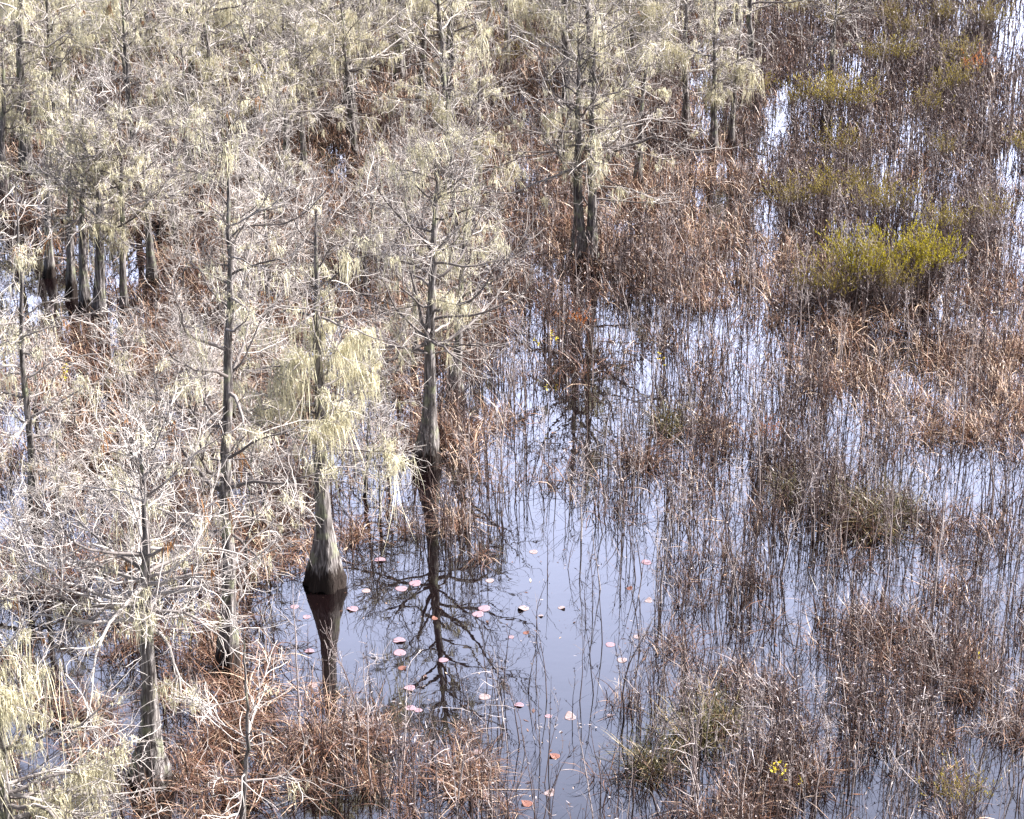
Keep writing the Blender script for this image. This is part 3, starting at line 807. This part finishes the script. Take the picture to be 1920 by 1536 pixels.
# ------------------------------------------------------------------ yellow-green shrubs
def shrub_proto(seed, h, wid, mat, n=46, leaf=0.05, dens=26, name='green_shrub'):
    rng = np.random.default_rng(seed)
    a = rng.uniform(0, 2 * pi, n); le = rng.uniform(0, wid, n)
    base = np.column_stack((0.22 * np.cos(a) * rng.random(n), 0.22 * np.sin(a) * rng.random(n), np.full(n, -0.05)))
    d = np.stack((np.cos(a) * np.sin(le), np.sin(a) * np.sin(le), np.cos(le)), 1)
    L = h * rng.uniform(0.6, 1.08, n)
    S = grow(rng, base, d, L, 9, 0.10, 0.06)
    b = Buf(); b.tubes(S, taper(0.008 + 0.003 * L, 0.003, 9), 4, np.clip(rng.normal(0.45, 0.15, n), 0, 1))
    b2, d2, t2, i2 = children(rng, S, 8, 0.4, 1.0, (15, 45), 0.9)
    B2 = grow(rng, b2, d2, rng.uniform(0.15, 0.5, len(i2)), 5, 0.15, 0.10)
    b.tubes(B2, taper(np.full(len(i2), 0.004), 0.002, 5), 3, np.clip(rng.normal(0.5, 0.2, len(i2)), 0, 1))
    f = Buf()
    top = (B2[:, -1, 2] > h * 0.62) & (rng.random(len(i2)) < 0.9)
    C, dd, tt, ii = children(rng, B2[top], dens, 0.1, 1.0, (15, 60), 0.9)
    N = len(C)
    l = leaf * rng.uniform(0.5, 1.3, N)
    P = grow(rng, C, dd + np.array((0, 0, 0.5)), l, 3, 0.2, 0.1)
    q = rng.uniform(0, pi, N)
    f.strips(P, (l * 0.13)[:, None] * np.array((0.5, 1, 0.2))[None], np.stack((np.cos(q), np.sin(q), 0 * q), 1), np.clip(rng.normal(0.5, 0.22, N), 0, 1))
    return {'name': name, 'cat': 'shrub', 'parts': [('branches', b.mesh('shrub_branches', M_STEM)), ('foliage', f.mesh('shrub_foliage', mat))]}
SHR = [shrub_proto(500, 2.0, 0.66, M_GREEN, 110, 0.05, 22), shrub_proto(501, 1.6, 0.6, M_OLIVE, 50, 0.055, 10), shrub_proto(502, 1.5, 0.5, M_OLIVE, 36, 0.055, 8), shrub_proto(503, 1.8, 0.7, M_ORANGE, 24, 0.08, 6)]
shr = [  # foot px, kind, size, label
    (1605, 580, 0, 1.1, 'big yellow-green shrub at right, the left one of the bright pair'),
    (1722, 568, 0, 1.05, 'big yellow-green shrub at right, the right one of the bright pair'),
    (1560, 600, 1, 1.0, 'dull olive shrub leaning on the left of the bright pair of shrubs'),
    (1510, 590, 2, 0.9, 'low sparse green shrub in the stems left of the dull olive one'),
    (1668, 590, 1, 1.0, 'green shrub closing the gap between the bright pair of shrubs'),
    (1420, 205, 2, 0.9, 'small flat olive shrub beside the white water channel'),
    (1490, 235, 2, 1.1, 'olive shrub standing in the white water channel'),
    (1548, 245, 1, 1.3, 'broad olive shrub right under the lone bare cypress'),
    (1595, 250, 1, 1.3, 'rounded olive shrub right of the one under the lone bare cypress'),
    (1572, 330, 2, 1.15, 'single yellowish shrub in the brown sedge below the lone bare cypress'),
    (1735, 245, 2, 1.0, 'thin olive shrub in the middle of the upper right stems'),
    (1680, 150, 1, 1.1, 'olive shrub below the top right row of shrubs, left of two'),
    (1795, 150, 1, 1.1, 'olive shrub below the top right row of shrubs, right of two'),
    (1790, 200, 2, 1.2, 'upright brownish-green shrub in front of the right one of two'),
    (1768, 205, 2, 1.0, 'thin brownish-green shrub beside the upright one at upper right'),
    (1640, 150, 2, 1.0, 'faint olive shrub right of the lone bare cypress crown'),
    (1700, 95, 1, 1.0, 'olive shrub in the upper right, second row from the top'),
    (1770, 75, 1, 1.1, 'broad olive shrub of the top right row, left of the two biggest'),
    (1850, 85, 1, 1.2, 'olive shrub next to the white water in the top right corner'),
    (1490, 60, 1, 1.1, 'faint olive shrub at the top edge, leftmost of the top right row'),
    (1562, 80, 1, 1.1, 'brownish-green shrub behind the crown of the lone bare cypress'),
    (1665, 70, 1, 1.0, 'faint olive shrub of the top right row, near its middle'),
    (1545, 420, 1, 1.1, 'wide dull green shrub above the bright pair, left one'),
    (1480, 430, 1, 1.0, 'grey-green thin shrub at the right of the narrow white channel'),
    (1652, 450, 1, 1.2, 'dull green upright shrub just above the bright pair'),
    (1610, 400, 2, 1.0, 'orange-tinged green shrub beside a patch of orange sedge'),
    (1762, 320, 2, 0.8, 'tiny green shrub alone in the grey stems at right'),
    (1857, 455, 2, 1.0, 'small olive shrub near the right edge beside white water'),
    (1768, 470, 1, 0.9, 'olive shrub peeping over the right shrub of the bright pair'),
    (1915, 320, 2, 0.9, 'small olive shrub cut by the right edge'),
    (1795, 1560, 2, 0.75, 'small sparse olive shrub at the bottom edge on the right'),
    (505, 240, 2, 1.5, 'green shrub glimpsed between the far trees at upper left'),
    (955, 160, 2, 1.2, 'pale green shrub at the foot of the thin dark trunk at the top'),
    (1825, 165, 3, 0.8, 'small orange-leaved shrub in the upper right stems'),
    (1440, 860, 3, 0.5, 'tiny orange-leaved shrub in the stems right of the pool'),
    (1085, 640, 3, 0.5, 'tiny orange-red shrub under the double-trunked cypress reflection')]
rnd = random.Random(12)
for px, py, k, s, l in shr:
    place(SHR[k], ground(px, py), rnd.uniform(0, 6.28), s, l, 'shrubs in the marsh')

def sprig(seed, px, py, h, label, n=3, mat=M_YELLOW, nl=8, leaf=0.034):
    """thin stem that still holds a few bright leaves"""
    rng = np.random.default_rng(seed)
    r = thing('leafy_stem', ground(px, py), label, 'young plant', 'stems with bright leaves')
    bs = np.column_stack((rng.normal(0, 0.06, (n, 2)), np.full(n, -0.05)))
    S = grow(rng, bs, np.tile((0, 0, 1.0), (n, 1)) + rng.normal(0, 0.1, (n, 3)), np.full(n, h) * rng.uniform(0.75, 1, n), 8, 0.08, 0.03)
    b = Buf(); b.tubes(S, taper(np.full(n, 0.007), 0.003, 8), 4, np.full(n, 0.5)); link('stem', b.mesh('leafy_stem', M_STEM), r)
    f = Buf()
    C, dd, t, i = children(rng, S, nl, 0.72, 1.0, (40, 85), 0.5)
    u = unit(dd); v = unit(np.cross(u, np.array((0, 0, 1.0)) + rng.normal(0, 0.4, u.shape)))
    l = leaf * rng.uniform(0.6, 1.3, (len(C), 1))
    f.quads(np.stack((C, C + u * l + v * l * 0.45, C + u * l * 2.1, C + u * l - v * l * 0.45), 1), rng.random(len(C)))
    link('leaves', f.mesh('leaves', mat), r)
sprig(601, 1445, 1510, 0.95, 'thin stem with bright yellow leaves in the lower right water', 3)
sprig(602, 1470, 1530, 0.9, 'shorter stem with a few yellow leaves right of the brightest one', 2, nl=6)
sprig(603, 1032, 680, 0.95, 'stem with a knot of bright yellow leaves at the head of the pool', 3, nl=12)
sprig(604, 495, 200, 2.0, 'tall stem with yellow leaves between the far trees at upper left', 6, nl=26, leaf=0.09)
sprig(605, 1022, 770, 0.9, 'stem with tiny yellowish leaves below the yellow knot in the pool', 1, nl=5)
sprig(606, 1838, 1290, 0.9, 'stem with one or two yellow leaves near the right edge', 1, nl=4)
sprig(607, 1243, 730, 1.0, 'stem with small pale green leaves left of the brown tussock', 2, nl=6)
sprig(608, 113, 760, 1.2, 'stem with yellow leaves in the left thicket', 3, nl=10)

# ------------------------------------------------------------------ greenish tussocks one can point to
GT = [tussock_proto(700, 240, 0.95, 0.45, 0.34, M_GREENSEDGE, 'green_tussock', 0.2, 0.34), tussock_proto(701, 200, 0.95, 0.6, 0.32, M_SEDGE, 'sedge_tussock', 0.22, 0.3)]
for px, py, k, s, l in [(1300, 1390, 0, 1.15, 'large dark green tussock at the right shore of the open pool'),
                        (1345, 1350, 0, 0.9, 'green-brown tussock leaning on the large dark green one'),
                        (1215, 1440, 0, 0.9, 'dark tussock in front of the large green one by the pool'),
                        (1250, 805, 0, 1.1, 'olive tussock right of the pool, behind the straw-coloured one'),
                        (1205, 870, 1, 1.2, 'straw-coloured tussock alone at the right side of the pool'),
                        (1640, 985, 0, 1.3, 'dark olive tussock in the middle of the right marsh'),
                        (1590, 960, 0, 1.1, 'olive tussock left beside the dark olive one in the right marsh'),
                        (1480, 930, 0, 0.9, 'brown-green tussock at the left of the two olive ones'),
                        (1690, 960, 0, 1.0, 'olive tussock right beside the dark olive one in the right marsh'),
                        (850, 985, 1, 0.9, 'rusty tussock in the water below the foot of the tall pool cypress'),
                        (870, 1480, 1, 1.1, 'straw-brown tussock at the bottom edge left of the pool middle'),
                        (610, 1400, 1, 1.2, 'rusty tussock standing in the reflection of the bottle-footed cypress')]:
    place(GT[k], ground(px, py), rnd.uniform(0, 6.28), s, l, 'tussocks that stand alone')

# ------------------------------------------------------------------ lily pads
def pad_mesh(seed, mat, curl):
    rng = random.Random(seed)
    n = 26
    gap = rng.uniform(0.12, 0.3)
    V = [(0, 0, 0.006)]; Fs = []
    a0 = rng.uniform(0, 6.28)
    for ring, rr in enumerate((0.45, 0.8, 1.0)):
        for i in range(n):
            t = gap / 2 + (2 * pi - gap) * i / (n - 1)
            r = rr * (1 + 0.05 * sin(3 * t + a0) + 0.03 * sin(7 * t + 2 * a0))
            z = 0.006 + 0.02 * (ring == 2) * (0.5 + 0.5 * sin(2 * t + a0)) + curl * max(0, sin(t + a0)) ** 3 * rr ** 3
            V.append((r * cos(t), r * 0.93 * sin(t), z))
    for i in range(n - 1):
        Fs.append((0, 1 + i, 2 + i))
        for q in range(2):
            b = 1 + q * n
            Fs.append((b + i, b + n + i, b + n + i + 1, b + i + 1))
    m = len(V)                                               # underside and rim: the pad has a thickness
    V += [(x, y, z - 0.004 / 0.12) for x, y, z in V]
    Fs += [tuple(reversed([j + m for j in f])) for f in Fs]
    e = 1 + 2 * n
    Fs += [(e + i, e + i + m, e + i + 1 + m, e + i + 1) for i in range(n - 1)]
    me = bpy.data.meshes.new('lily_pad'); me.from_pydata(V, [], Fs); me.materials.append(mat)
    me.polygons.foreach_set('use_smooth', [True] * len(me.polygons)); me.update()
    return me
PM = [pad_mesh(1, M_PADS[0], 0.0), pad_mesh(2, M_PADS[0], 0.25), pad_mesh(3, M_PADS[1], 0.1), pad_mesh(4, M_PADS[2], 0.5), pad_mesh(5, M_PADS[1], 0.5), pad_mesh(6, M_PADS[0], 0.1)]
pads = [  # px, py, width px, mesh, label
    (752, 1104, 27, 0, 'round pink lily pad left of the black trunk reflection, lower of the upper two'), (778, 1094, 28, 5, 'round pink lily pad touching the black trunk reflection near its top'),
    (686, 1108, 20, 2, 'pale lily pad right of the bottle-footed cypress'), (661, 1142, 26, 1, 'pink lily pad close to the right of the bottle-footed cypress reflection'),
    (896, 1152, 27, 5, 'pink lily pad with a folded rim, front one of an overlapping pair'), (908, 1141, 28, 0, 'pink lily pad, back one of an overlapping pair'),
    (981, 1141, 26, 4, 'pale crumpled lily pad at the tips of the reflected branches'), (918, 1089, 20, 2, 'pale yellowish lily pad among the reflected branches, farthest up'),
    (1053, 1140, 17, 4, 'small whitish lily pad in clear water right of the reflected crown'), (748, 1201, 28, 1, 'pink lily pad with a ragged edge, upper of two left of the black reflection'),
    (749, 1224, 29, 0, 'smooth pink lily pad, lower of two left of the black reflection'), (831, 1238, 22, 5, 'pink lily pad right of the black trunk reflection'),
    (768, 1290, 25, 0, 'lone smooth pink lily pad low on the left of the black reflection'), (754, 1253, 20, 3, 'brown curled lily pad under the two pink ones'),
    (770, 1328, 24, 5, 'pink lily pad nearest the foot of the reflected crown'), (784, 1332, 18, 0, 'small pink lily pad overlapping the one at the foot of the reflected crown'),
    (815, 1160, 14, 3, 'small brown lily pad on the black trunk reflection'), (973, 1322, 22, 1, 'torn pink lily pad in a tuft of stems in the pool middle'),
    (1028, 1343, 16, 0, 'small pink lily pad left of the folded one'), (1069, 1345, 27, 4, 'folded whitish lily pad in the clear lower pool'),
    (1143, 1342, 14, 2, 'small pale lily pad at the right of the folded whitish one'), (1144, 1209, 22, 0, 'pink lily pad among the stems at the right rim of the pool'),
    (1194, 1194, 18, 2, 'pale lily pad in the stems at the right rim of the pool'), (1216, 1127, 18, 4, 'whitish lily pad in the upper right of the pool'),
    (1212, 1055, 22, 1, 'torn pink lily pad at the upper right among dark stems'), (1000, 1035, 20, 2, 'pale lily pad at the top of the clear water'),
    (988, 1507, 26, 3, 'brown-pink lily pad at the bottom edge of the pool'), (1030, 1488, 24, 4, 'crumpled white lily pad above the bottom edge of the pool'),
    (895, 1410, 24, 2, 'yellowish frayed lily pad left of the brown curled leaf'), (908, 1307, 26, 2, 'faint pale lily pad half sunk in the pool middle'),
    (575, 1157, 18, 1, 'pink lily pad on the dark reflection of the bottle-footed cypress'), (552, 1138, 20, 0, 'pink lily pad left of the bottle-footed cypress'),
    (580, 1221, 22, 1, 'faint pink lily pad left of the bottle-footed cypress reflection'), (586, 1285, 22, 2, 'pale lily pad at the low left of the bottle-footed cypress reflection'),
    (712, 1050, 26, 1, 'large pinkish lily pad in the stems above the upper two'), (415, 1300, 24, 3, 'brown lily pad at the foot of the very tall thin cypress'),
    (470, 1310, 26, 1, 'pinkish torn lily pad right of the foot of the very tall thin cypress'), (505, 1468, 30, 1, 'pinkish lily pad in the sedge of the lower left'),
    (1040, 1418, 24, 3, 'dark red-brown curled floating leaf beside a small sedge tuft'), (1166, 1238, 24, 2, 'faint pale lily pad under dark stems at the right of the pool'),
    (958, 1195, 14, 1, 'small pink lily pad in the open water left of a stem tuft'), (986, 1187, 14, 3, 'small reddish lily pad beside a stem tuft'),
    (1180, 1104, 14, 3, 'small orange-brown lily pad at the upper right of the pool'), (1014, 1155, 12, 4, 'tiny whitish lily pad right of the pale crumpled one')]
for px, py, w, k, l in pads:
    g = ground(px, py)
    s = 0.85 * w / F * math.hypot(g[1], CAM_H) / 2
    o = link('lily_pad', PM[k]); o.location = (g[0], g[1], 0.002); o.scale = (s, s, s); o.rotation_euler = (0, 0, rnd.uniform(0, 6.28))
    tag(o, l, 'lily pad', 'lily pads floating on the pool')

# ------------------------------------------------------------------ bits of dead leaf and stem afloat
def build_debris():
    rng = np.random.default_rng(66)
    N = 2200
    px, py = rng.uniform(150, 1900, N), rng.uniform(700, 1560, N)
    kp = (patch(px / 40, py / 25, 1.7) > 0.45)
    G = np.array([ground(a, b_) for a, b_ in zip(px[kp], py[kp])]); n = len(G); G[:, 2] = 0.005
    a = rng.uniform(0, 2 * pi, n); L = rng.lognormal(-3.9, 0.6, n); w = L * rng.uniform(0.12, 0.45, n)
    u = np.stack((np.cos(a), np.sin(a), 0 * a), 1) * L[:, None]; v = np.stack((-np.sin(a), np.cos(a), 0 * a), 1) * w[:, None]
    up = np.array((0, 0, 1.0)) * (L * rng.uniform(0, 0.5, n))[:, None]
    b = Buf(); b.quads(np.stack((G - u, G + v + up * 0.5, G + u + up, G - v), 1), np.clip(rng.normal(0.55, 0.3, n), 0, 1))
    tag(link('floating_debris', b.mesh('floating_debris', M_SEDGE, False)), 'bits of dead leaf and broken sedge afloat on the pool', 'debris', kind='stuff')
build_debris()

# ------------------------------------------------------------------ fallen log
def build_log():
    a, b = ground(372, 418), ground(446, 436)
    b = np.array(b); a = np.array(a); a[2] = 0.35; b[2] = 0.08
    rng = np.random.default_rng(801)
    t = np.linspace(0, 1, 9)[:, None]
    P = (a + (b - a) * t + rng.normal(0, 0.02, (9, 3)))[None] - a
    bf = Buf(); bf.tubes(P, np.array([[0.001, .10, .12, .13, .13, .14, .14, .12, 0.001]]), 10, np.array([0.4]))
    r = thing('fallen_log', a, 'dark fallen log lying in the sedge behind the very tall thin cypress', 'log')
    link('log_stem', bf.mesh('log_stem', M_WOOD), r)
    br = Buf(); B = grow(rng, P[0, [3, 5, 6]], rng.normal(0, 1, (3, 3)) + np.array((0, 0, 0.6)), np.array([.6, .8, .5]), 6, 0.15)
    br.tubes(B, taper(np.full(3, 0.03), 0.01, 6), 5, np.full(3, 0.6)); link('broken_branches', br.mesh('log_branches', M_TWIG), r)
build_log()
print('objects', len(scene.objects), 'tris', sum(len(o.data.polygons) for o in scene.objects if o.type == 'MESH') * 2)
